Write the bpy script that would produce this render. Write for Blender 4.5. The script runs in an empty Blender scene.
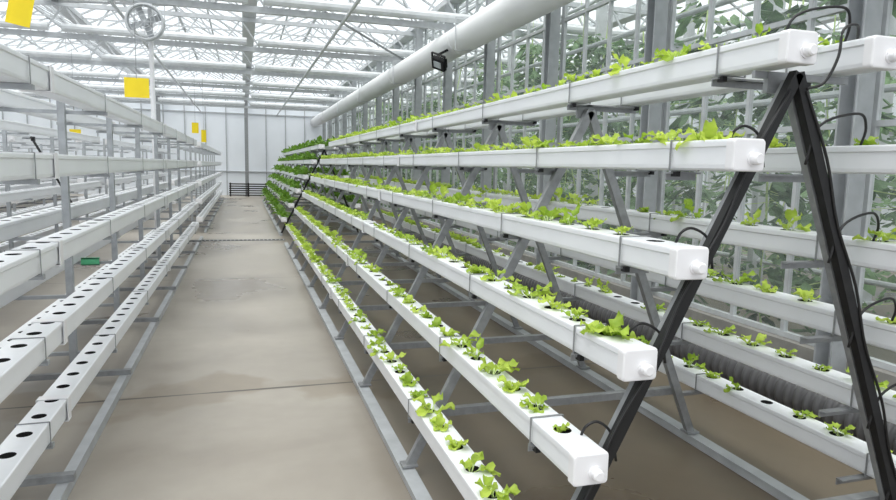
import bpy, math, random
from mathutils import Vector, Matrix
random.seed(7)
H = 1.36
scene = bpy.context.scene
scene.view_settings.view_transform = 'Standard'
COL = scene.collection

# ------------------------------------------------------------------ materials
def new_mat(name):
    m = bpy.data.materials.new(name); m.use_nodes = True
    nt = m.node_tree; b = nt.nodes["Principled BSDF"]
    return m, nt, b

def simple(name, col, rough=0.5, metal=0.0, var=0.06, scale=6.0, bump=0.0, trans=0.0):
    m, nt, b = new_mat(name)
    n = nt.nodes.new("ShaderNodeTexNoise"); n.inputs["Scale"].default_value = scale
    n.inputs["Detail"].default_value = 4
    tc = nt.nodes.new("ShaderNodeTexCoord")
    nt.links.new(tc.outputs["Object"], n.inputs["Vector"])
    r = nt.nodes.new("ShaderNodeValToRGB")
    r.color_ramp.elements[0].position = 0.3; r.color_ramp.elements[1].position = 0.7
    r.color_ramp.elements[0].color = (*[max(0, c*(1-var)) for c in col], 1)
    r.color_ramp.elements[1].color = (*[min(1, c*(1+var)) for c in col], 1)
    nt.links.new(n.outputs["Fac"], r.inputs["Fac"])
    nt.links.new(r.outputs["Color"], b.inputs["Base Color"])
    b.inputs["Roughness"].default_value = rough; b.inputs["Metallic"].default_value = metal
    if bump:
        bp = nt.nodes.new("ShaderNodeBump"); bp.inputs["Strength"].default_value = bump
        nt.links.new(n.outputs["Fac"], bp.inputs["Height"]); nt.links.new(bp.outputs["Normal"], b.inputs["Normal"])
    return m

def leaf_mat(name, c1, c2, mixf=.35, nscale=18, rnd=.4):
    m, nt, b = new_mat(name)
    tc = nt.nodes.new("ShaderNodeTexCoord")
    n = nt.nodes.new("ShaderNodeTexNoise"); n.inputs["Scale"].default_value = nscale
    nt.links.new(tc.outputs["Object"], n.inputs["Vector"])
    oi = nt.nodes.new("ShaderNodeObjectInfo")
    ad = nt.nodes.new("ShaderNodeMath"); ad.operation = 'MULTIPLY_ADD'
    ad.inputs[1].default_value = rnd
    nt.links.new(oi.outputs["Random"], ad.inputs[0]); nt.links.new(n.outputs["Fac"], ad.inputs[2])
    r = nt.nodes.new("ShaderNodeValToRGB")
    r.color_ramp.elements[0].position = 0.4; r.color_ramp.elements[1].position = 0.95
    r.color_ramp.elements[0].color = (*c1, 1); r.color_ramp.elements[1].color = (*c2, 1)
    nt.links.new(ad.outputs[0], r.inputs["Fac"])
    nt.links.new(r.outputs["Color"], b.inputs["Base Color"])
    b.inputs["Roughness"].default_value = 0.5
    tr = nt.nodes.new("ShaderNodeBsdfTranslucent"); nt.links.new(r.outputs["Color"], tr.inputs["Color"])
    mx = nt.nodes.new("ShaderNodeMixShader"); mx.inputs[0].default_value = mixf
    nt.links.new(b.outputs[0], mx.inputs[1]); nt.links.new(tr.outputs[0], mx.inputs[2])
    nt.links.new(mx.outputs[0], nt.nodes["Material Output"].inputs["Surface"])
    return m

def glass_mat(name, alpha, col):
    m, nt, b = new_mat(name)
    b.inputs["Base Color"].default_value = (*col, 1); b.inputs["Roughness"].default_value = 0.15
    tp = nt.nodes.new("ShaderNodeBsdfTransparent"); tp.inputs["Color"].default_value = (0.97, 0.99, 0.98, 1)
    n = nt.nodes.new("ShaderNodeTexNoise"); n.inputs["Scale"].default_value = 0.8
    tc = nt.nodes.new("ShaderNodeTexCoord"); nt.links.new(tc.outputs["Object"], n.inputs["Vector"])
    mr = nt.nodes.new("ShaderNodeMapRange"); mr.inputs[3].default_value = alpha*0.6; mr.inputs[4].default_value = alpha*1.4
    nt.links.new(n.outputs["Fac"], mr.inputs[0])
    mx = nt.nodes.new("ShaderNodeMixShader")
    nt.links.new(mr.outputs[0], mx.inputs[0]); nt.links.new(tp.outputs[0], mx.inputs[1]); nt.links.new(b.outputs[0], mx.inputs[2])
    nt.links.new(mx.outputs[0], nt.nodes["Material Output"].inputs["Surface"])
    return m

PVC = simple("white_pvc", (0.78, 0.80, 0.83), 0.32, var=0.03, scale=3)
PVC2 = simple("white_cap", (0.78, 0.78, 0.80), 0.35, var=0.02)
HOLE = simple("hole_black", (0.006, 0.006, 0.006), 0.8)
STEEL = simple("galvanised_steel", (0.27, 0.28, 0.29), 0.42, 0.3, var=0.15, scale=25)
STEELM = simple("mid_grey_steel", (0.36, 0.38, 0.40), 0.42, 0.2, var=0.12, scale=20)
STEELL = simple("pale_painted_steel", (0.42, 0.44, 0.46), 0.45, 0.15, var=0.1, scale=10)
STEELP = simple("roof_steel", (0.54, 0.56, 0.58), 0.5, 0.05, var=0.1, scale=10)
BLACK = simple("black_paint", (0.007, 0.007, 0.008), 0.6)
BLACKM = simple("matt_black", (0.006, 0.006, 0.007), 0.8)
RUBBER = simple("black_rubber", (0.010, 0.010, 0.011), 0.5)
RIBBED = simple("ribbed_grey_rubber", (0.10, 0.10, 0.105), 0.38, var=.08, scale=5)
LEAF = leaf_mat("lettuce_leaf", (0.25, 0.41, 0.025), (0.56, 0.70, 0.11), .42)
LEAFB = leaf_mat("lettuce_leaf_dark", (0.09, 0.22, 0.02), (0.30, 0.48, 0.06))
RIB = simple("lettuce_rib", (0.55, 0.70, 0.28), 0.5)
VINE = leaf_mat("vine_leaf", (0.04, 0.095, 0.04), (0.26, 0.42, 0.20), .35, nscale=5, rnd=.45)
YEL = simple("yellow_card", (0.84, 0.64, 0.01), 0.5, var=0.05)
GRN = simple("green_plastic", (0.10, 0.5, 0.25), 0.5)
DUCT = simple("white_duct", (0.76, 0.77, 0.78), 0.5, var=0.03, scale=2)
SCREEN = simple("shade_fabric", (0.66, 0.68, 0.70), 0.8, var=0.08, scale=8)
LENS = simple("lamp_lens", (0.42, 0.45, 0.48), 0.15)
GLASS_R = glass_mat("roof_glass", 0.12, (0.8, 0.85, 0.88))
GLASS_W = glass_mat("wall_glass", 0.15, (0.74, 0.80, 0.80))
WALLP = simple("polycarbonate_panel", (0.76, 0.80, 0.85), 0.4, var=0.05, scale=0.6)
KERB = simple("kerb_concrete", (0.30, 0.29, 0.27), 0.8, var=0.12, scale=8)

def floor_mat():
    m, nt, b = new_mat("concrete_floor")
    N = nt.nodes.new; L = nt.links.new
    tc = N("ShaderNodeTexCoord"); sp = N("ShaderNodeSeparateXYZ"); L(tc.outputs["Object"], sp.inputs[0])
    n1 = N("ShaderNodeTexNoise"); n1.inputs["Scale"].default_value = 0.75; n1.inputs["Detail"].default_value = 5; n1.inputs["Roughness"].default_value = 0.5
    n1.inputs["Distortion"].default_value = .4
    L(tc.outputs["Object"], n1.inputs["Vector"])
    r1 = N("ShaderNodeValToRGB"); e = r1.color_ramp.elements
    e[0].position = 0.32; e[0].color = (0.215, 0.186, 0.152, 1)
    e[1].position = 0.64; e[1].color = (0.375, 0.345, 0.300, 1)
    L(n1.outputs["Fac"], r1.inputs["Fac"])
    n2 = N("ShaderNodeTexNoise"); n2.inputs["Scale"].default_value = 9; n2.inputs["Detail"].default_value = 6
    L(tc.outputs["Object"], n2.inputs["Vector"])
    mxa = N("ShaderNodeMix"); mxa.data_type = 'RGBA'; mxa.blend_type = 'MULTIPLY'; mxa.inputs[0].default_value = 0.14
    L(r1.outputs["Color"], mxa.inputs[6]); L(n2.outputs["Fac"], mxa.inputs[7])
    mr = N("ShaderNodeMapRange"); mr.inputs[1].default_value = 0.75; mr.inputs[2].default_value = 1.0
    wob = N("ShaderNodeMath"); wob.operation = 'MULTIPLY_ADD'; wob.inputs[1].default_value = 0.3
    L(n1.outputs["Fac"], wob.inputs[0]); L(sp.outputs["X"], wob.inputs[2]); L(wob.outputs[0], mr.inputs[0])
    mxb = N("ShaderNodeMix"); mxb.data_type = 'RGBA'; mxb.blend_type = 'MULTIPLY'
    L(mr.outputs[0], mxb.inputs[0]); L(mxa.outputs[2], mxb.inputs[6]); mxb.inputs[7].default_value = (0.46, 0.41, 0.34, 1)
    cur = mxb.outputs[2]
    n3 = N("ShaderNodeTexNoise"); n3.inputs["Scale"].default_value = 2.0; n3.inputs["Detail"].default_value = 3
    L(tc.outputs["Object"], n3.inputs["Vector"])
    for y0, wd in ((-1.0, 0.008), (3.97, 0.010), (8.0, 0.005), (17, 0.008), (22, .008)):
        s = N("ShaderNodeMath"); s.operation = 'SUBTRACT'; s.inputs[1].default_value = y0; L(sp.outputs["Y"], s.inputs[0])
        a = N("ShaderNodeMath"); a.operation = 'ABSOLUTE'; L(s.outputs[0], a.inputs[0])
        jw = N("ShaderNodeMath"); jw.operation = 'MULTIPLY'; jw.inputs[1].default_value = wd*2.2; L(n3.outputs["Fac"], jw.inputs[0])
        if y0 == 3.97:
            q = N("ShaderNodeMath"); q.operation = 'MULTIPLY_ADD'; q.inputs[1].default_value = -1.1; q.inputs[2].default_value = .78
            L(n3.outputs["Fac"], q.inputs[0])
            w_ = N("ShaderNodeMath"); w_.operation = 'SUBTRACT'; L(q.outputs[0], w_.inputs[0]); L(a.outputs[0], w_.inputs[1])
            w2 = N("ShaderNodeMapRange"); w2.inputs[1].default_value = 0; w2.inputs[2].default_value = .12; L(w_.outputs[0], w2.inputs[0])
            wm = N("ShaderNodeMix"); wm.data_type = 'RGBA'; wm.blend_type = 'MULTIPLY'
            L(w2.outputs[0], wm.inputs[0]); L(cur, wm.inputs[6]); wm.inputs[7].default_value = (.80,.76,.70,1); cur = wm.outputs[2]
        lt = N("ShaderNodeMath"); lt.operation = 'LESS_THAN'; L(a.outputs[0], lt.inputs[0]); L(jw.outputs[0], lt.inputs[1])
        mm = N("ShaderNodeMix"); mm.data_type = 'RGBA'; L(lt.outputs[0], mm.inputs[0]); L(cur, mm.inputs[6]); mm.inputs[7].default_value = (0.07, 0.06, 0.05, 1)
        cur = mm.outputs[2]
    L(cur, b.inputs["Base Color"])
    rr = N("ShaderNodeMapRange"); rr.inputs[1].default_value = 0.36; rr.inputs[2].default_value = 0.60; rr.inputs[3].default_value = 0.26; rr.inputs[4].default_value = 0.42
    L(n1.outputs["Fac"], rr.inputs[0]); L(rr.outputs[0], b.inputs["Roughness"])
    return m
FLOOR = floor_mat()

# ------------------------------------------------------------------ mesh builder
class MB:
    def __init__(s): s.v = []; s.f = []; s.m = []
    def quad(s, idx, mi=0): s.f.append(tuple(idx)); s.m.append(mi)
    def box(s, c, d, mi=0, R=None):
        b = len(s.v); c = Vector(c)
        for z in (-.5, .5):
            for y in (-.5, .5):
                for x in (-.5, .5):
                    p = Vector((x*d[0], y*d[1], z*d[2]))
                    if R is not None: p = R @ p
                    s.v.append(tuple(c + p))
        for q in ((0,2,3,1),(4,5,7,6),(0,1,5,4),(2,6,7,3),(0,4,6,2),(1,3,7,5)):
            s.quad([b+i for i in q], mi)
    def frame(s, p0, p1):
        d = (Vector(p1)-Vector(p0)).normalized()
        ref = Vector((0,1,0)) if abs(d.y) < 0.9 else Vector((0,0,1))
        u = d.cross(ref).normalized(); w = d.cross(u).normalized()
        return d, u, w
    def beam(s, p0, p1, a, bb, mi=0):
        d, u, w = s.frame(p0, p1); b = len(s.v)
        for p in (Vector(p0), Vector(p1)):
            for (i, j) in ((-1,-1),(1,-1),(1,1),(-1,1)):
                s.v.append(tuple(p + u*i*a/2 + w*j*bb/2))
        for k in range(4):
            s.quad([b+k, b+(k+1)%4, b+4+(k+1)%4, b+4+k], mi)
        s.quad([b+3,b+2,b+1,b], mi); s.quad([b+4,b+5,b+6,b+7], mi)
    def cyl(s, p0, p1, r, n=12, mi=0, r2=None, cap=True):
        if r2 is None: r2 = r
        d, u, w = s.frame(p0, p1); b = len(s.v)
        for p, rr in ((Vector(p0), r), (Vector(p1), r2)):
            for k in range(n):
                t = 2*math.pi*k/n
                s.v.append(tuple(p + u*math.cos(t)*rr + w*math.sin(t)*rr))
        for k in range(n):
            s.quad([b+k, b+(k+1)%n, b+n+(k+1)%n, b+n+k], mi)
        if cap:
            s.quad([b+k for k in range(n)][::-1], mi); s.quad([b+n+k for k in range(n)], mi)
    def sweep(s, pts, r, n=8, mi=0, smooth=6):
        P = [Vector(p) for p in pts]
        if smooth and len(P) > 2:
            Q = []
            E = [P[0]*2-P[1]] + P + [P[-1]*2-P[-2]]
            for i in range(1, len(E)-2):
                for k in range(smooth):
                    t = k/smooth
                    a, b_, c, d = E[i-1], E[i], E[i+1], E[i+2]
                    Q.append(0.5*((2*b_)+(c-a)*t+(2*a-5*b_+4*c-d)*t*t+(-a+3*b_-3*c+d)*t**3))
            Q.append(P[-1]); P = Q
        b = len(s.v); up = Vector((0.3,0.2,0.93)).normalized()
        for i, p in enumerate(P):
            d = (P[min(i+1,len(P)-1)]-P[max(i-1,0)]).normalized()
            u = d.cross(up)
            if u.length < .1: u = d.cross(Vector((1,0,0)))
            u.normalize(); w = d.cross(u)
            for k in range(n):
                t = 2*math.pi*k/n
                s.v.append(tuple(p+u*math.cos(t)*r+w*math.sin(t)*r))
        for i in range(len(P)-1):
            for k in range(n):
                s.quad([b+i*n+k, b+i*n+(k+1)%n, b+(i+1)*n+(k+1)%n, b+(i+1)*n+k], mi)
        s.quad([b+k for k in range(n)][::-1], mi); s.quad([b+(len(P)-1)*n+k for k in range(n)], mi)
    def mesh(s, name, mats, smooth=False):
        me = bpy.data.meshes.new(name); me.from_pydata(s.v, [], s.f)
        for m in mats: me.materials.append(m)
        me.polygons.foreach_set("material_index", s.m)
        if smooth: me.polygons.foreach_set("use_smooth", [True]*len(s.f))
        me.update(); return me

WORLD = {}
def add(name, me, loc=(0,0,0), parent=None, rz=0, scale=None, label=None, category=None, group=None, kind=None):
    o = bpy.data.objects.new(name, me); COL.objects.link(o)
    loc = Vector(loc); WORLD[o.name] = loc.copy()
    if parent is not None:
        o.parent = parent; o.location = loc - WORLD[parent.name]
    else: o.location = loc
    if rz: o.rotation_euler = (0,0,rz)
    if scale: o.scale = (scale,)*3
    for k, v in (("label",label),("category",category),("group",group),("kind",kind)):
        if v: o[k] = v
    return o

# ------------------------------------------------------------------ channel
CW, CH = 0.10, 0.084
_ch = {}
def channel_mesh(L, sp, off, hole=0.026, CW=CW, CH=CH):
    key = (round(L,3), sp, off, CH)
    if key in _ch: return _ch[key]
    mb = MB(); a = CW/2-0.005; zt = CH/2
    prof = [(a, zt), (CW/2-.001, zt-.002), (CW/2, zt-.006), (CW/2, zt-.018), (CW/2-.005, zt-.022), (CW/2-.005, -zt+.016),
            (CW/2-.007, -zt+.005), (CW/2-.013, -zt)]
    loop = prof + [(-x, z) for x, z in reversed(prof)]
    for y in (0, L):
        for x, z in loop: mb.v.append((x, y, z))
    n = len(loop)
    for k in range(n-1):
        mb.quad([k, n+k, n+k+1, k+1])
    mb.quad(list(range(n))); mb.quad(list(range(n, 2*n))[::-1])
    N = 16
    def strip(y0, y1):
        b = len(mb.v)
        for p in ((-a,y0),(a,y0),(a,y1),(-a,y1)): mb.v.append((p[0],p[1],zt))
        mb.quad([b,b+1,b+2,b+3])
    cnt = int((L-2*off)/sp+1e-6)
    hy = [off+sp/2+i*sp for i in range(cnt)]
    strip(0, off)
    for yc in hy:
        b = len(mb.v)
        for k in range(N):
            t = 2*math.pi*(k+.5)/N; c, s_ = math.cos(t), math.sin(t)
            q = min(a/abs(c), (sp/2)/abs(s_))
            mb.v.append((c*q, yc+s_*q, zt))
        for k in range(N):
            t = 2*math.pi*(k+.5)/N
            mb.v.append((math.cos(t)*hole, yc+math.sin(t)*hole, zt))
        for k in range(N):
            t = 2*math.pi*(k+.5)/N
            mb.v.append((math.cos(t)*hole*.9, yc+math.sin(t)*hole*.9, zt-.03))
        for k in range(N):
            k2 = (k+1)%N
            mb.quad([b+k, b+k2, b+N+k2, b+N+k])
            mb.quad([b+N+k, b+N+k2, b+2*N+k2, b+2*N+k], 1)
        mb.quad([b+2*N+k for k in range(N)], 1)
        for k in range(N):
            p, q2 = mb.v[b+k], mb.v[b+(k+1)%N]
            onx = abs(abs(p[0])-a) < 1e-6; onx2 = abs(abs(q2[0])-a) < 1e-6
            if onx != onx2:
                cx = p[0] if onx else q2[0]; cy = q2[1] if onx else p[1]
                i = len(mb.v); mb.v.append((cx, cy, zt)); mb.quad([b+k, i, b+(k+1)%N])
    strip(off+cnt*sp, L)
    me = mb.mesh("growing_channel", [PVC, HOLE])
    _ch[key] = (me, hy); return _ch[key]

def cap_mesh(CW=CW, CH=CH):
    mb = MB(); w, h, d = CW/2+.002, CH/2+.002, 0.03
    def ring(y, ins):
        b = len(mb.v); r = .010; W = w-ins; Hh = h-ins
        for sx, sz in ((1,1),(-1,1),(-1,-1),(1,-1)):
            base = {(1,1):0,(-1,1):90,(-1,-1):180,(1,-1):270}[(sx,sz)]
            for k in range(4):
                t = math.radians(base+k*30)
                mb.v.append((sx*(W-r)+math.cos(t)*r, y, sz*(Hh-r)+math.sin(t)*r))
        return b
    rs = [ring(0.0, 0), ring(-d+.005, 0), ring(-d+.001, .002), ring(-d, .005)]
    for a_, b_ in zip(rs, rs[1:]):
        for k in range(16): mb.quad([a_+k, b_+k, b_+(k+1)%16, a_+(k+1)%16])
    mb.quad([rs[-1]+k for k in range(16)][::-1]); mb.quad([rs[0]+k for k in range(16)])
    c = (0.012, 0, -0.010)
    mb.cyl((c[0], -d, c[2]), (c[0], -d-.004, c[2]), .020, 24)
    mb.cyl((c[0], -d-.004, c[2]), (c[0], -d-.022, c[2]), .016, 24)
    mb.cyl((c[0], -d-.022, c[2]), (c[0], -d-.026, c[2]), .016, 24, r2=.012)
    return mb.mesh("end_cap", [PVC2])
CAP = cap_mesh()
VW, VH = .114, .098
CAPV = cap_mesh(VW, VH)

def clamp_mesh(arm, wside):
    mb = MB(); t = .003; w = CW/2+t; h = CH/2+t
    mb.box((0,0,h), (2*w, .006, t)); mb.box((0,0,-h), (2*w, .006, t))
    mb.box((w,0,0), (t,.006,2*h)); mb.box((-w,0,0), (t,.006,2*h))
    mb.box((-wside*.03, 0, -h-.010), (.016,.024,.016), 1)
    if arm:
        x1 = wside*(arm); x0 = -wside*.045
        mb.box(((x0+x1)/2, .014, -h-.0065), (abs(x1-x0), .024, .006))
        mb.box(((x0+x1)/2, .0285, -h-.016), (abs(x1-x0), .004, .026))
    return mb.mesh("channel_clamp", [STEEL, BLACK])

def sleeve_mesh(CW=CW, CH=CH):
    mb = MB(); w, h = CW/2+.0035, CH/2+.0035
    for s in (-1, 1):
        mb.box((s*w, 0, 0), (.004, .05, 2*h))
    mb.box((0,0,-h), (2*w, .05, .004)); mb.box((0,0,h), (2*w, .05, .004))
    return mb.mesh("coupling_sleeve", [PVC2])
SLEEVE = sleeve_mesh(); SLEEVEV = sleeve_mesh(VW, VH)

# ------------------------------------------------------------------ lettuce
def leaf(mb, ang, length, width, elev, curl, ruf, ph, nt=7, ns=6, mi=0, z0=0.0, stalk=0.0):
    b = len(mb.v); ca, sa = math.cos(ang), math.sin(ang)
    r, z, e = 0.004, z0, elev
    for i in range(nt+1):
        t = i/nt
        if i:
            r += math.cos(e)*length/nt; z += math.sin(e)*length/nt; e -= curl/nt
        tt = max(0, (t-stalk)/(1-stalk))
        wd = width*(0.09 + 0.95*math.sin(math.pi*min(1, (tt**1.2)*.88+.0))) * (1 if t < .95 else .8)
        for j in range(ns+1):
            s = -1+2*j/ns
            k = abs(s)**1.5
            dz = ruf*k*math.sin(t*13+ph+s*2.1)+ .25*width*s*s*(.5)
            dr = ruf*.8*k*math.cos(t*11+ph*1.7+s)
            if t <= stalk: dz *= .1; dr *= .1
            lx = r - math.sin(e)*dz*.6 + dr*.5; lz = z + math.cos(e)*dz
            ly = s*wd/2
            mb.v.append((ca*lx-sa*ly, sa*lx+ca*ly, lz))
    for i in range(nt):
        for j in range(ns):
            q = b+i*(ns+1)+j
            mid = (j in (ns//2-1, ns//2) and i < 2 and ns > 3) or (stalk > 0 and i/nt < stalk)
            mb.quad([q, q+1, q+ns+2, q+ns+1], 1 if mid else mi)
def lettuce_mesh(seed, n, size, low=False, mats=None, leggy=False):
    rnd = random.Random(seed); mb = MB()
    for k in range(n):
        inner = k/n
        leaf(mb, k*2.4+rnd.uniform(-.6,.6), size*rnd.uniform(.55,1.3)*(1-.25*inner)*(1.15 if leggy else 1), size*rnd.uniform(.38,.66),
             math.radians(rnd.uniform(25, 68)+inner*25), rnd.uniform(.5,2.0), size*.13, rnd.uniform(0,6),
             nt=3 if low else 9, ns=2 if low else 6, z0=-.012, stalk=rnd.uniform(.2,.42) if leggy and not low else 0)
    return mb.mesh("lettuce", mats or [LEAF, RIB], smooth=True)
LET = [lettuce_mesh(11, 7, .085, leggy=True), lettuce_mesh(12, 10, .105), lettuce_mesh(13, 6, .065, leggy=True), lettuce_mesh(14, 8, .07), lettuce_mesh(15, 5, .06, leggy=True), lettuce_mesh(16, 8, .085, leggy=True), lettuce_mesh(17, 6, .08, leggy=True), lettuce_mesh(18, 6, .05), lettuce_mesh(19, 7, .06)]
LETLOW = [lettuce_mesh(30+i, 8, .085, low=True) for i in range(4)]
LETBIG = [lettuce_mesh(40+i, 8, .17, low=True, mats=[LEAFB, RIB]) for i in range(4)]

def merged(name, items, variants, mats):
    V, F, MI = [], [], []
    for (p, rz, sc) in items:
        me = random.choice(variants); b = len(V); c, s = math.cos(rz)*sc, math.sin(rz)*sc
        for v in me.vertices:
            V.append((p[0]+v.co.x*c-v.co.y*s, p[1]+v.co.x*s+v.co.y*c, p[2]+v.co.z*sc))
        for pl in me.polygons:
            F.append([b+i for i in pl.vertices]); MI.append(pl.material_index)
    me = bpy.data.meshes.new(name); me.from_pydata(V, [], F)
    for m in mats: me.materials.append(m)
    me.polygons.foreach_set("material_index", MI); me.polygons.foreach_set("use_smooth", [True]*len(F))
    me.update(); return me

# ------------------------------------------------------------------ A-frame racks
TL = [(1.436,1.703),(1.29,1.412),(1.133,1.122),(0.993,0.855),(0.862,0.58),(0.725,0.31)]
TR = [(1.70,1.703),(1.80,1.412),(1.89,1.122),(2.00,0.855),(2.115,0.58),(2.22,0.31)]
AX, AZ = 1.49, 1.625
def legx(side, z):
    return AX-(AZ-z)*.515 if side < 0 else AX+(AZ-z)*.42
plants = []
def a_rack(y0, y1, frames, lab, nclamp, far=False):
    root = add("hydroponic_rack", None, (AX, y0, 0), label=lab, category="plant rack", group="A-frame hydroponic racks")
    clL = [clamp_mesh(max(.02, abs(legx(-1, z-.05)-x)), 1) for x, z in TL]
    clR = [clamp_mesh(max(.02, abs(legx(1, z-.05)-x)), -1) for x, z in TR]
    for fi, fy in enumerate(frames):
        for side in (-1, 1):
            mb = MB(); xf = legx(side, .05); sl = .024 if fi == 0 else .038
            mb.beam((0,0,0), (xf-AX, 0, .05-AZ), sl, .022 if fi == 0 else .03)
            mb.box((xf-AX, 0, .057-AZ), (.07,.06,.01))
            add("frame_leg", mb.mesh("frame_leg", [STEEL]), (AX, fy, AZ), root)
            if fi == 0:
                mb = MB(); mb.beam((0,0,.02), (xf-AX, 0, .05-AZ), .031, .026)
                add("front_strut", mb.mesh("front_strut", [BLACK]), (AX, fy-.03, AZ), root, label="black painted front strut")
                mb = MB(); dx = -.024 if side < 0 else .024
                P = []
                for k in range(9):
                    z = AZ-.03-(AZ-.12)*k/8
                    P.append((legx(side, z)+dx*(.6+.7*(k%2)), fy-.045, z))
                mb.sweep(P, .0045)
                add("feed_hose", mb.mesh("feed_hose", [RUBBER], True), (0,0,0), root, label="thin black feed hose")
        mb = MB(); mb.beam((legx(-1,.27), 0, 0), (legx(1,.27), 0, 0), .035, .035)
        add("crossbar", mb.mesh("crossbar", [STEEL]), (0, fy+.035, .27), root)
        mb = MB(); mb.beam((TL[0][0]-.04, 0, 0), (TR[0][0]+.04, 0, 0), .02, .012)
        mb.box((AX, 0, -.02), (.10, .018, .06))
        add("top_bar", mb.mesh("top_bar", [STEEL]), (0, fy+.03, TL[0][1]-CH/2-.016), root)
    for side in (-1, 1):
        x = legx(side, .03)
        mb = MB(); mb.box((0, (y1-y0)/2, 0), (.05, y1-y0, .04)); mb.box((0,(y1-y0)/2,.0225),(.062,y1-y0,.005))
        add("base_rail", mb.mesh("base_rail", [STEELL]), (x, y0+.02, .022), root)
    L = y1-y0
    for si, T in enumerate((TL, TR)):
        for ti, (x, z) in enumerate(T):
            ys = y0 - (0.03 if si else 0) - (.05 if si and ti else 0)
            me, hy = channel_mesh(L, .18, .06)
            c = add("growing_channel", me, (x, ys, z), root)
            add("end_cap", CAP, (x, ys+.012, z), c)
            add("end_cap", CAP, (x, ys+L-.012, z), c, rz=math.pi)
            for sy in ((3.9, 7.8) if not far else ()):
                add("coupling_sleeve", SLEEVE, (x, ys+sy, z), c)
            for fy in frames[:nclamp]:
                add("channel_clamp", (clL if si == 0 else clR)[ti], (x, fy+(.17 if fy == frames[0] else 0), z), root)
            for h in hy:
                if random.random() < ((.02 if ti < 3 else .05) if si == 0 else .05): continue
                plants.append((x, ys+h, z+CH/2, si, ti, far))
    for si, T in enumerate((TL, TR)):
        for ti, (x, z) in enumerate(T):
            if si == 0 and ti == 0: continue
            mb = MB(); lx = legx(-1 if si == 0 else 1, z)
            yy = y0+.09; zt = z+CH/2
            if si == 0:
                pts = [(x+.035, yy+.02, zt-.01), (x+.04, yy, zt+.03), (x+.075, yy-.005, zt+.042), (lx+.02, yy-.02, zt+.01), (lx+.04, yy-.02, z-.03)]
            else:
                pts = [(x-.03, yy-.02, zt-.01), (x-.035, yy-.04, zt+.05), (x-.08, yy-.05, zt+.09), (lx-.0, yy-.05, zt+.05), (lx-.03, yy-.04, z-.02)]
            mb.sweep(pts, .004)
            add("feed_hose", mb.mesh("feed_hose", [RUBBER], True), (0,0,0), root, label="thin black feed hose")
    return root

FR1 = [1.53] + [2.65+1.1*i for i in range(8)]
R1 = a_rack(1.45, 11.2, FR1, "white-channel A-frame rack planted with young lettuce, black front struts", 7)
FR2 = [12.75+1.6*i for i in range(8)]
R2 = a_rack(12.65, 24.6, FR2, "white-channel A-frame rack crowded with fuller green lettuce at aisle end", 2, far=True)
mb = MB(); mb.sweep([(1.70,1.50,1.745),(1.66,1.47,1.785),(1.60,1.46,1.765),(1.58,1.45,1.69),(1.55,1.46,1.62),(1.50,1.47,1.60)], .004)
add("feed_hose", mb.mesh("feed_hose", [RUBBER], True), (0,0,0), R1, label="thin black feed hose")

near = [p for p in plants if not p[5]]
near.sort(key=lambda p: (p[0]**2+p[1]**2)*(1.0 if p[3] == 0 else 1.25))
ind, rest = near[:300], near[300:]
for i, (x, y, z, si, ti, _) in enumerate(ind):
    if si == 0 and ti < 3: pool = [LET[0], LET[8], LET[3], LET[5], LET[6], LET[2]]
    elif si == 0: pool = LET[:1]+LET[2:]
    else: pool = [LET[2], LET[4], LET[0], LET[8], LET[6], LET[3]]
    me = random.choice(pool)
    sc = random.uniform(.65, 1.2)*(.97 if si == 0 else .9)
    if si == 0 and y < 1.75 and ti in (1,2,3): me = LET[1]; sc = .88
    elif y < 1.8: sc *= .8
    add("lettuce", me, (x+random.uniform(-.012,.012), y+random.uniform(-.012,.012), z), rz=random.uniform(0,6.28), scale=sc,
        label="young lime-green lettuce growing in a white channel", category="lettuce", group="lettuces on the A-frame rack")
add("lettuce_row", merged("lettuce_row", [((x,y,z), random.uniform(0,6.28), random.uniform(.8,1.35)*(1.1 if q[1]<3 and q[0]==0 else 1)) for x,y,z,*q in rest], LETLOW, [LEAF, RIB]),
    label="farther young lettuces lined up along white channels", category="lettuce", kind="stuff", group="lettuces on the A-frame rack")
farp = [p for p in plants if p[5]]
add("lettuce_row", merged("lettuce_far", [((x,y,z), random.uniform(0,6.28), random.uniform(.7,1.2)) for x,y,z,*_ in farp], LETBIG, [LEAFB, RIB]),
    label="dense fuller lettuces covering the second A-frame rack", category="lettuce", kind="stuff", group="lettuces on the second rack")

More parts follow.
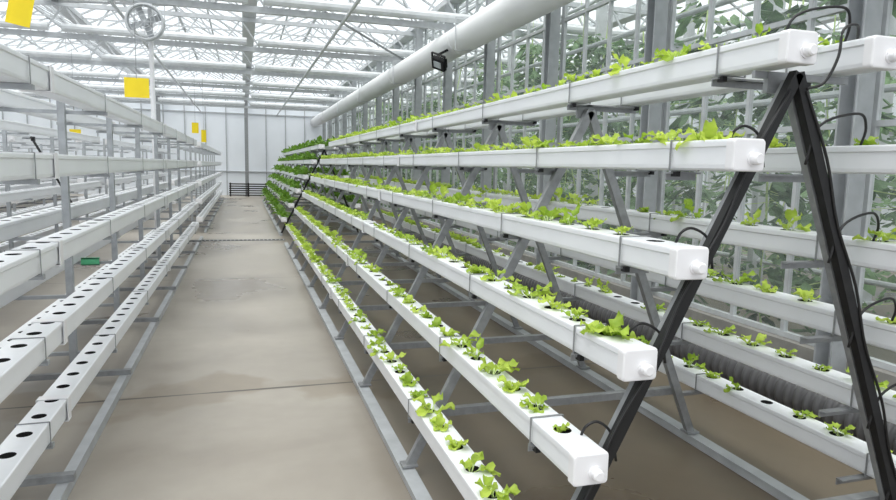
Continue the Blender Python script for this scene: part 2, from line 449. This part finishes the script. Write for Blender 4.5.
# ------------------------------------------------------------------ vertical empty racks
TZ = [1.69, 1.33, 0.955, 0.605, 0.255]
_mb = MB(); t=.003; w=VW/2+t; h=VH/2+t
_mb.box((0,0,h),(2*w,.006,t)); _mb.box((0,0,-h),(2*w,.006,t)); _mb.box((w,0,0),(t,.006,2*h)); _mb.box((-w,0,0),(t,.006,2*h))
CLS = _mb.mesh("channel_clamp", [STEEL])
def v_rack(xf, y0, y1, step, detail, lab):
    xb = xf-.48; xp = xf-.17
    root = add("hydroponic_rack", None, (xp, y0, 0), label=lab, category="plant rack", group="empty upright hydroponic racks")
    fy = y0+.55; fs = []
    while fy < y1: fs.append(fy); fy += step
    pm_ = STEELM if detail else STEELL
    for i, y in enumerate(fs):
        mb = MB(); mb.box((0,0,.91), (.038,.038,1.70)); mb.box((0,0,.062),(.09,.09,.008))
        add("upright_post", mb.mesh("upright_post", [pm_]), (xp, y, 0), root)
        for z in TZ:
            mb = MB(); mb.box(((xf+xb)/2-xp, 0, 0), (.60, .03, .02))
            add("shelf_arm", mb.mesh("shelf_arm", [pm_]), (xp, y+.036, z-VH/2-.012), root)
        mb = MB(); mb.box(((xf+xb)/2-xp, 0, 0), (.76,.04,.03))
        add("foot_bar", mb.mesh("foot_bar", [STEEL]), (xp, y, .068), root)
    for x in (xf+.10, xb-.10):
        mb = MB(); mb.box((0,(y1-y0)/2,0), (.045,y1-y0,.05))
        add("base_rail", mb.mesh("base_rail", [STEELL]), (x, y0, .026), root)
    L = y1-y0
    for x in (xf, xb):
        for z in TZ:
            me, hy = channel_mesh(L, .19, .06, hole=.028, CW=VW, CH=VH)
            c = add("growing_channel", me, (x, y0, z), root)
            add("end_cap", CAPV, (x, y0+.012, z), c)
            add("end_cap", CAPV, (x, y0+L-.012, z), c, rz=math.pi)
            if detail:
                for k, y in enumerate(fs[:8]):
                    if k % 3 == 1: add("coupling_sleeve", SLEEVEV, (x, y+.3, z), c)
                    if x == xf: add("channel_clamp", CLS, (x, y, z), root)
    return root
VR = v_rack(-.82, .9, 12.3, 1.42, True, "empty upright rack of white channels with black planting holes")
mb = MB(); mb.cyl((-1.365,5.10,1.50),(-1.365,6.30,.90),.008,8); mb.box((-1.36,5.12,1.49),(.02,.03,.03)); mb.box((-1.36,6.28,.91),(.02,.03,.03))
add("brace_rod", mb.mesh("brace_rod",[BLACK]), (0,0,0), VR, label="thin black diagonal brace rod")
v_rack(-.82, 13.4, 26, 1.42, False, "empty upright rack of white channels with black planting holes")
for xf in (-2.35, -3.9, -5.6, -7.4):
    v_rack(xf, 2.2, 12.3, 1.9, False, "empty upright rack of white channels beyond the aisle rack")
    v_rack(xf, 13.4, 26, 1.9, False, "empty upright rack of white channels beyond the aisle rack")

# ------------------------------------------------------------------ shell
XL, XR, XG, YB, YF = -12.65, 12.95, 3.35, 29.0, -3.0
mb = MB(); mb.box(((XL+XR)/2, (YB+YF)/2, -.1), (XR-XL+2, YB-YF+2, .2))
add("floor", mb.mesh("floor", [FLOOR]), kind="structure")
WT = 4.08
def panel_wall(name, p0, p1, kind_axis):
    mb = MB(); th = .06
    if kind_axis == 'x':
        mb.box(((p0[0]+p1[0])/2, p0[1], WT/2), (p1[0]-p0[0], th, WT))
        x = p0[0]
        while x < p1[0]:
            mb.box((x, p0[1]-.05, WT/2), (.035, .05, WT), 1); x += .8
        for z in (1.0, 3.4): mb.box(((p0[0]+p1[0])/2, p0[1]-.055, z), (p1[0]-p0[0], .05, .04), 1)
    else:
        sg = 1 if p0[0] < 0 else -1
        mb.box((p0[0], (p0[1]+p1[1])/2, WT/2), (th, p1[1]-p0[1], WT))
        y = p0[1]
        while y < p1[1]:
            mb.box((p0[0]+sg*.05, y, WT/2), (.05, .04, WT), 1); y += 1.0
        for z in (1.0, 2.3, 3.4): mb.box((p0[0]+sg*.055, (p0[1]+p1[1])/2, z), (.05, p1[1]-p0[1], .05), 1)
    add(name, mb.mesh(name, [WALLP, STEELL]), kind="structure")
panel_wall("wall_back", (XL, YB), (XR, YB), 'x')
panel_wall("wall_left", (XL, YF), (XL, YB), 'y')
panel_wall("wall_far_right", (XR, YF), (XR, YB), 'y')

GZ, RZ = 4.12, 4.95
gx = [XL+3.2*i for i in range(9)]
for i in range(8):
    x0, x1 = gx[i], gx[i+1]; xm = (x0+x1)/2
    mb = MB()
    for a_, b_ in (((x0,GZ),(xm,RZ)), ((xm,RZ),(x1,GZ))):
        b = len(mb.v)
        mb.v += [(a_[0],YF,a_[1]),(b_[0],YF,b_[1]),(b_[0],YB,b_[1]),(a_[0],YB,a_[1])]
        mb.quad([b,b+1,b+2,b+3])
    add("ceiling", mb.mesh("ceiling", [GLASS_R]), kind="structure")
    mb = MB(); y = YF; k = 0
    while y <= YB:
        mb.beam((x0,y,GZ-.03),(xm,y,RZ-.03),.03,.045); mb.beam((xm,y,RZ-.03),(x1,y,GZ-.03),.03,.045)
        if k % 4 == 0 and y+3.2 <= YB:
            mb.beam((x0,y,GZ-.07),(xm,y+3.2,RZ-.07),.02,.02); mb.beam((xm,y,RZ-.07),(x1,y+3.2,GZ-.07),.02,.02)
            mb.beam((x0+.1,y+1.6,GZ-.05),(x1-.1,y+1.6,GZ-.05),.025,.025)
            mb.beam((xm,y+1.6,GZ-.05),(xm,y+1.6,RZ-.06),.02,.02)
        y += 0.8; k += 1
    mb.box((xm,(YF+YB)/2,RZ-.03),(.06,YB-YF,.06))
    for sx in (-1, 1):
        mb.box((xm+sx*.8,(YF+YB)/2,(GZ+RZ)/2-.05),(.035,YB-YF,.035))
    add("trim_%d" % (i+1), mb.mesh("trim", [STEELP]), kind="structure")
for i, x in enumerate(gx):
    mb = MB(); mb.box((0,(YB-YF)/2,0),(.22,YB-YF,.012))
    for s in (-1,1): mb.box((s*.117,(YB-YF)/2,.04),(.012,YB-YF,.09))
    add("roof_gutter", mb.mesh("roof_gutter", [STEELP]), (x, YF, GZ-.08), label="long pale steel roof gutter under the glazing", category="gutter", group="roof gutters")

zb, zt_ = 3.46, 3.98
mb = MB(); X0, X1 = XL+.05, XR-.05
mb.box(((X0+X1)/2,0,zb),(X1-X0,.07,.085)); mb.box(((X0+X1)/2,0,zt_),(X1-X0,.06,.07))
x = X0; k = 0
while x < X1-.3:
    a_, b_ = (zb, zt_) if k % 2 == 0 else (zt_, zb)
    mb.beam((x,0,a_),(min(x+.36,X1),0,b_),.026,.026); x += .36; k += 1
TRUSS = mb.mesh("roof_truss", [STEELP])
TY = [3.1+3.3*i for i in range(-1, 8)]
for i, y in enumerate(TY):
    add("roof_truss", TRUSS, (0,y,0), label="pale steel lattice truss spanning under the glass roof", category="roof truss", group="roof trusses")
    if i >= 3:
        mb = MB()
        for s in range(8):
            xa = X0+s*3.2+.1
            mb.cyl((xa,0,0),(xa+3.0,0,0), .07, 10)
        add("shade_screen", mb.mesh("shade_screen", [SCREEN], False), (0, y-.12, zb+.115), label="gathered pale shade screen bundled beside a roof truss", category="shade screen", group="gathered shade screens")
for x in (-5, -1.6, 1.4, -8):
    mb = MB(); mb.cyl((0,0,0),(0,YB-YF,0),.025,8)
    add("ceiling_pipe", mb.mesh("ceiling_pipe", [STEELP]), (x,YF,zb-.066), label="thin pale pipe running lengthwise beneath the roof trusses", category="pipe", group="lengthwise ceiling pipes")
for (p, q) in (((.15,TY[5],GZ-.1),(.15+3.0,TY[4],zb)),((.15,TY[3],GZ-.1),(3.1,TY[4],zb)),((.15,TY[6],GZ-.1),(1.6,TY[5],zb)),((-3.05,TY[4],GZ-.1),(-.3,TY[3],zb)),((-6.2,TY[4],GZ-.1),(-3.3,TY[3],zb))):
    mb = MB(); mb.beam(p,q,.03,.03)
    add("wind_brace", mb.mesh("wind_brace", [STEEL]), label="diagonal grey steel wind brace under the roof", category="brace", group="wind braces")
cm = MB(); cm.box((0,0,GZ/2-.05),(.14,.08,GZ-.1)); cm.box((0,0,.01),(.2,.2,.02)); COLM = cm.mesh("steel_column",[STEEL])
for (x,y) in ((.15,28.2),(-6.25,11),(-6.25,19),(-6.25,27),(-9.45,15),(-9.45,23),(-3.05,27.4)):
    add("steel_column", COLM, (x,y,0), label="grey steel column holding up a roof gutter", category="column", group="inner steel columns")

# ------------------------------------------------------------------ glass partition
mb = MB(); mb.box((XG+.05,(YF+YB)/2,.15),(.14,YB-YF,.30))
add("baseboard_right", mb.mesh("kerb",[KERB]), kind="structure")
py = [2.86+1.93*i for i in range(-3, 14)]
pm = MB(); PH = GZ-.1
pm.box((0,0,PH/2),(.02,.12,PH)); pm.box((-.06,.055,PH/2),(.10,.012,PH)); pm.box((-.06,-.055,PH/2),(.10,.012,PH)); pm.box((0,0,.04),(.18,.18,.02))
POST = pm.mesh("steel_post",[STEELL])
for i, y in enumerate(py):
    add("steel_post", POST, (XG-.03,y,.0), label="grey channel-section steel post along the glass partition", category="column", group="partition posts")
for i in range(len(py)-1):
    y0, y1 = py[i]+.02, py[i+1]-.02
    mb = MB(); b = len(mb.v)
    mb.v += [(XG+.06,y0,.3),(XG+.06,y1,.3),(XG+.06,y1,WT),(XG+.06,y0,WT)]; mb.quad([b,b+1,b+2,b+3],1)
    for k in range(5):
        yy = y0+(y1-y0)*k/4
        mb.box((XG+.06,yy,(WT+.3)/2),(.035,.03,WT-.3))
    for z in (.32, 1.0, 1.66, 2.35, 3.0, WT-.02): mb.box((XG+.06,(y0+y1)/2,z),(.04,y1-y0,.035))
    add("window_%d" % (i+1), mb.mesh("window",[STEELP,GLASS_W]), kind="structure")

# duct
mb = MB(); Rr = .2; n = 32; L = YB-YF-.2; seg = 8
mb.cyl((0,0,0),(0,L,0),Rr,n)
for k in range(1, seg): mb.cyl((0,L*k/seg-.02,0),(0,L*k/seg+.02,0),Rr+.005,n)
duct = add("air_duct", mb.mesh("air_duct",[DUCT],False), (2.98,YF+.1,1.80+H), label="large round white ventilation duct hung beside the glass partition", category="duct")
for p in duct.data.polygons: p.use_smooth = len(p.vertices) == 4
for y in py[::2]:
    mb = MB(); mb.box((0,0,.214),(.43,.025,.012)); mb.box((-.213,0,0),(.008,.025,.43)); mb.box((.213,0,0),(.008,.025,.43)); mb.box((0,0,-.214),(.43,.025,.008)); mb.box((.27,0,.214),(.12,.04,.04))
    if YF < y < YB-.3: add("duct_bracket", mb.mesh("duct_bracket",[STEELP]), (2.98, y, 1.80+H), duct)
LP = (2.70,9.2,1.53+H)
root = add("floodlight", None, LP, label="small black tilted floodlight on a bracket under the white duct", category="floodlight")
RZm = Matrix.Rotation(-.9,3,'Z')
RX = RZm @ Matrix.Rotation(.35,3,'Y') @ Matrix.Rotation(.6,3,'X')
def rp(x,y,z): return tuple(RX @ Vector((x,y,z)))
mb = MB(); mb.box(rp(0,0,-.06),(.22,.07,.17),0,RX)
for k in range(6): mb.box(rp(-.085+.034*k,.055,-.06),(.008,.05,.14),0,RX)
add("housing", mb.mesh("housing",[BLACKM]), LP, root)
mb = MB(); mb.box(rp(0,-.038,-.06),(.13,.010,.09),0,RX)
add("lens", mb.mesh("lens",[LENS]), LP, root)
mb = MB(); mb.box(rp(-.118,0,.0),(.012,.03,.17),0,RX); mb.box(rp(.118,0,.0),(.012,.03,.17),0,RX); mb.box(rp(0,0,.085),(.248,.03,.012),0,RX); mb.beam(rp(0,0,.08),(.19,0,.18),.035,.035)
add("bracket", mb.mesh("bracket",[BLACKM]), LP, root)

# corrugated hose
mb = MB(); n = 24; y = 0; rings = []
while y < 12:
    for dy, r in ((0,.094),(.006,.104),(.014,.12),(.036,.12),(.044,.104),(.050,.094)):
        b = len(mb.v); rings.append(b)
        for k in range(n):
            t_ = 2*math.pi*k/n; mb.v.append((math.cos(t_)*r, y+dy, math.sin(t_)*r))
    y += .066
for a_, b_ in zip(rings, rings[1:]):
    for k in range(n): mb.quad([a_+k, b_+k, b_+(k+1)%n, a_+(k+1)%n])
mb.quad([rings[0]+k for k in range(n)])
add("corrugated_hose", mb.mesh("corrugated_hose",[RIBBED],True), (3.02,.6,.122), label="thick dark corrugated hose lying along the partition kerb", category="hose")

# ------------------------------------------------------------------ vines
def vine_mesh(seed, dens, top):
    rnd = random.Random(seed); mb = MB()
    pts = [(rnd.uniform(-.07,.07), rnd.uniform(-.07,.07), z*.5) for z in range(8)]
    mb.sweep(pts, .010, n=5, smooth=2, mi=1)
    mb.cyl((0,0,3.3),(0,0,3.9),.004,4,1)
    for k in range(dens):
        z = .1+(top-.1)*rnd.random(); ang = rnd.uniform(0,6.28); R_ = rnd.uniform(.12,.48)
        cx, cy = math.cos(ang), math.sin(ang); big = rnd.uniform(.6,1.5)
        mb.sweep([(0,0,z),(cx*R_,cy*R_,z-.05)],.004,4,1,0)
        for j in range(7):
            t = .3+.7*(j//2)/3.0; s = (j%2)*2-1
            if j == 6: s = .1
            px, py_ = cx*R_*t-cy*s*.03, cy*R_*t+cx*s*.03; pz = z+.08*math.sin(t*2.5)-.12*t*t
            la = ang+s*rnd.uniform(.3,1.4); l = rnd.uniform(.09,.17)*big; w_ = l*rnd.uniform(.28,.45)
            dx, dy = math.cos(la), math.sin(la); dz = rnd.uniform(-1.3,.35)
            b = len(mb.v)
            mb.v += [(px,py_,pz),(px+dx*l*.3-dy*w_*.8,py_+dy*l*.3+dx*w_*.8,pz+dz*l*.2-.015),(px+dx*l*.65-dy*w_*.7,py_+dy*l*.65+dx*w_*.7,pz+dz*l*.6-.02),
                     (px+dx*l,py_+dy*l,pz+dz*l),
                     (px+dx*l*.65+dy*w_*.7,py_+dy*l*.65-dx*w_*.7,pz+dz*l*.6-.02),(px+dx*l*.3+dy*w_*.8,py_+dy*l*.3-dx*w_*.8,pz+dz*l*.2-.015),(px+dx*l*.5,py_+dy*l*.5,pz+dz*l*.4)]
            for q in ((0,1,6),(1,2,6),(2,3,6),(3,4,6),(4,5,6),(5,0,6)): mb.quad([b+i for i in q])
    return mb.mesh("tomato_vine",[VINE,RIB])
VM = [vine_mesh(i, dn, tp) for i, (dn, tp) in enumerate(((55,3.4),(38,3.2),(48,2.9),(32,3.4),(60,3.1),(42,3.5),(26,2.6)))]
for (x, st, y0) in ((4.2,.86,1.0),(5.7,.86,1.5),(7.2,1.0,2.5)):
    y = y0
    while y < 26:
        add("tomato_vine", random.choice(VM), (x+random.uniform(-.1,.1), y+random.uniform(-.15,.15), .0), rz=random.uniform(0,6.28), scale=random.uniform(.82,1.02),
            label="tall leafy green vine trained up a string behind glass", category="vine", group="vines behind the partition")
        y += st
for (x,z) in ((4.2,3.45),(5.7,3.45),(7.2,3.45),(3.75,1.9),(3.75,2.75),(4.95,2.9),(4.95,.5),(6.4,.5)):
    mb = MB(); mb.cyl((0,0,0),(0,28,0),.025,8)
    add("crop_pipe", mb.mesh("crop_pipe",[STEELP]), (x,0,z), label="pale horizontal pipe carrying crop strings behind glass", category="pipe", group="crop pipes")
CML = COLM.copy(); CML.materials.clear(); CML.materials.append(STEELP)
for x in (4.95, 6.45, 9.75):
    y = 2.0
    while y < 28:
        add("steel_column", CML, (x,y,0), label="pale steel column in the planted bay behind glass", category="column", group="planted bay columns"); y += 3.3

# ------------------------------------------------------------------ fan, pole, cards, grate, end things
FY = 9.7
mb = MB(); mb.cyl((0,0,0),(0,0,zb-.04),.03,12); mb.cyl((0,0,0),(0,0,.02),.08,12)
add("fan_pole", mb.mesh("fan_pole",[PVC2]), (-1.14,FY-.005,0), label="slim white pole rising from the empty rack to the roof", category="pole")
FP = (-1.19,FY-.12,1.79+H)
fan = add("circulation_fan", None, FP, label="round white circulation fan mounted on a pole", category="fan")
def torus(mb, R_, r, y, n=32, m=8):
    b = len(mb.v)
    for i in range(n):
        a_ = 2*math.pi*i/n
        for j in range(m):
            c = 2*math.pi*j/m; rr = R_+math.cos(c)*r
            mb.v.append((math.cos(a_)*rr, y+math.sin(c)*r, math.sin(a_)*rr))
    for i in range(n):
        for j in range(m):
            mb.quad([b+i*m+j, b+((i+1)%n)*m+j, b+((i+1)%n)*m+(j+1)%m, b+i*m+(j+1)%m])
mb = MB(); torus(mb,.22,.016,-.06); torus(mb,.22,.016,.06); mb.cyl((0,-.06,0),(0,.06,0),.215,32,cap=False)
for R_ in (.08,.13,.18): torus(mb,R_,.004,-.08,m=5)
for k in range(8):
    a_ = k*math.pi/4; mb.beam((0,-.08,0),(math.cos(a_)*.22,-.07,math.sin(a_)*.22),.006,.006)
add("fan_guard", mb.mesh("fan_guard",[STEELP]), FP, fan)
mb = MB(); mb.cyl((0,-.03,0),(0,.09,0),.05,14)
for k in range(4):
    a_ = k*math.pi/2+.4; mb.box((math.cos(a_)*.12,.0,math.sin(a_)*.12),(.17,.01,.08),0,Matrix.Rotation(-a_,3,'Y') @ Matrix.Rotation(.4,3,'X'))
add("fan_blades", mb.mesh("fan_blades",[STEELL]), FP, fan)

def card(x,y,z,w,h,top,rz=0,tilt=0):
    root = add("sticky_trap_card", None, (x,y,z), label="yellow sticky insect trap card hanging on a thin wire", category="sticky trap", group="yellow insect traps", rz=rz)
    mb = MB(); mb.box((0,0,-h/2),(w,.004,h),0,Matrix.Rotation(tilt,3,'Y')); add("card", mb.mesh("card",[YEL]), (x,y,z), root)
    mb = MB(); mb.cyl((0,0,-.01),(0,0,top-z),.003,5); add("wire", mb.mesh("wire",[STEEL]), (x,y,z), root)
TB = zb-.04
card(-.88,6.4,.72+H,.20,.17,TB)
card(-1.74,6.4,1.36+H,.18,.27,TB,0,.2)
card(-1.04,16.3,.90+H,.15,.24,TB,.3)
card(-.86,16.3,.74+H,.12,.28,TB,.5)
card(-2.8,13,.52+H,.18,.18,TB)
mb = MB(); mb.box((0,0,0),(.13,.006,.06)); mb.box((0,.012,.026),(.13,.03,.008)); mb.box((0,.012,-.026),(.13,.03,.008))
add("green_tag", mb.mesh("green_tag",[GRN]), (-1.17,5.717,.556), label="small green plastic tag clipped under an empty channel", category="tag")

mb = MB(); mb.box((0,-.072,.004),(1.45,.012,.008)); mb.box((0,.072,.004),(1.45,.012,.008)); mb.box((0,0,.001),(1.45,.13,.002),1)
for k in range(21): mb.box((-.70+k*.07,0,.005),(.022,.13,.006))
add("drain_grate", mb.mesh("drain_grate",[STEEL,HOLE]), (-.02,12.0,.0), label="narrow slotted steel drain grate across the aisle", category="drain grate")
mb = MB()
for k in range(6): mb.box((0,0,.06+k*.09),(1.5,.03,.05))
for x in (-.7,0,.7): mb.box((x,.035,.28),(.05,.04,.56))
add("pipe_heater", mb.mesh("pipe_heater",[BLACK]), (.2,27.9,0), label="low black slatted heater standing before the back wall", category="heater")

# ------------------------------------------------------------------ light
w = bpy.data.worlds.new("World"); scene.world = w; w.use_nodes = True
nt = w.node_tree; bg = nt.nodes["Background"]
tc = nt.nodes.new("ShaderNodeTexCoord"); sx = nt.nodes.new("ShaderNodeSeparateXYZ"); nt.links.new(tc.outputs["Generated"], sx.inputs[0])
r = nt.nodes.new("ShaderNodeValToRGB")
r.color_ramp.elements[0].position = 0.0; r.color_ramp.elements[0].color = (.42,.45,.49,1)
r.color_ramp.elements[1].position = 0.7; r.color_ramp.elements[1].color = (1,1,1,1)
nt.links.new(sx.outputs["Z"], r.inputs["Fac"]); nt.links.new(r.outputs["Color"], bg.inputs["Color"])
bg.inputs["Strength"].default_value = 2.35
sd = bpy.data.lights.new("Sun",'SUN'); sd.energy = 2.4; sd.angle = math.radians(25); sd.color = (1,.98,.95)
so = bpy.data.objects.new("Sun", sd); COL.objects.link(so); so.rotation_euler = (math.radians(12), math.radians(-14), 0)

# ------------------------------------------------------------------ camera
f = 650.0
a = Vector((243-448, 250-163, -f)).normalized()
hh = Vector((1, -.023, 0)); u = hh.cross(a).normalized(); xv = a.cross(u).normalized()
Rm = Matrix((xv, a, u))
cd = bpy.data.cameras.new("Camera"); cd.sensor_width = 36; cd.lens = f/896*36; cd.clip_start = .05; cd.clip_end = 200
cam = bpy.data.objects.new("Camera", cd); COL.objects.link(cam)
cam.matrix_world = Matrix.Translation((0,0,H)) @ Rm.to_4x4()
scene.camera = cam
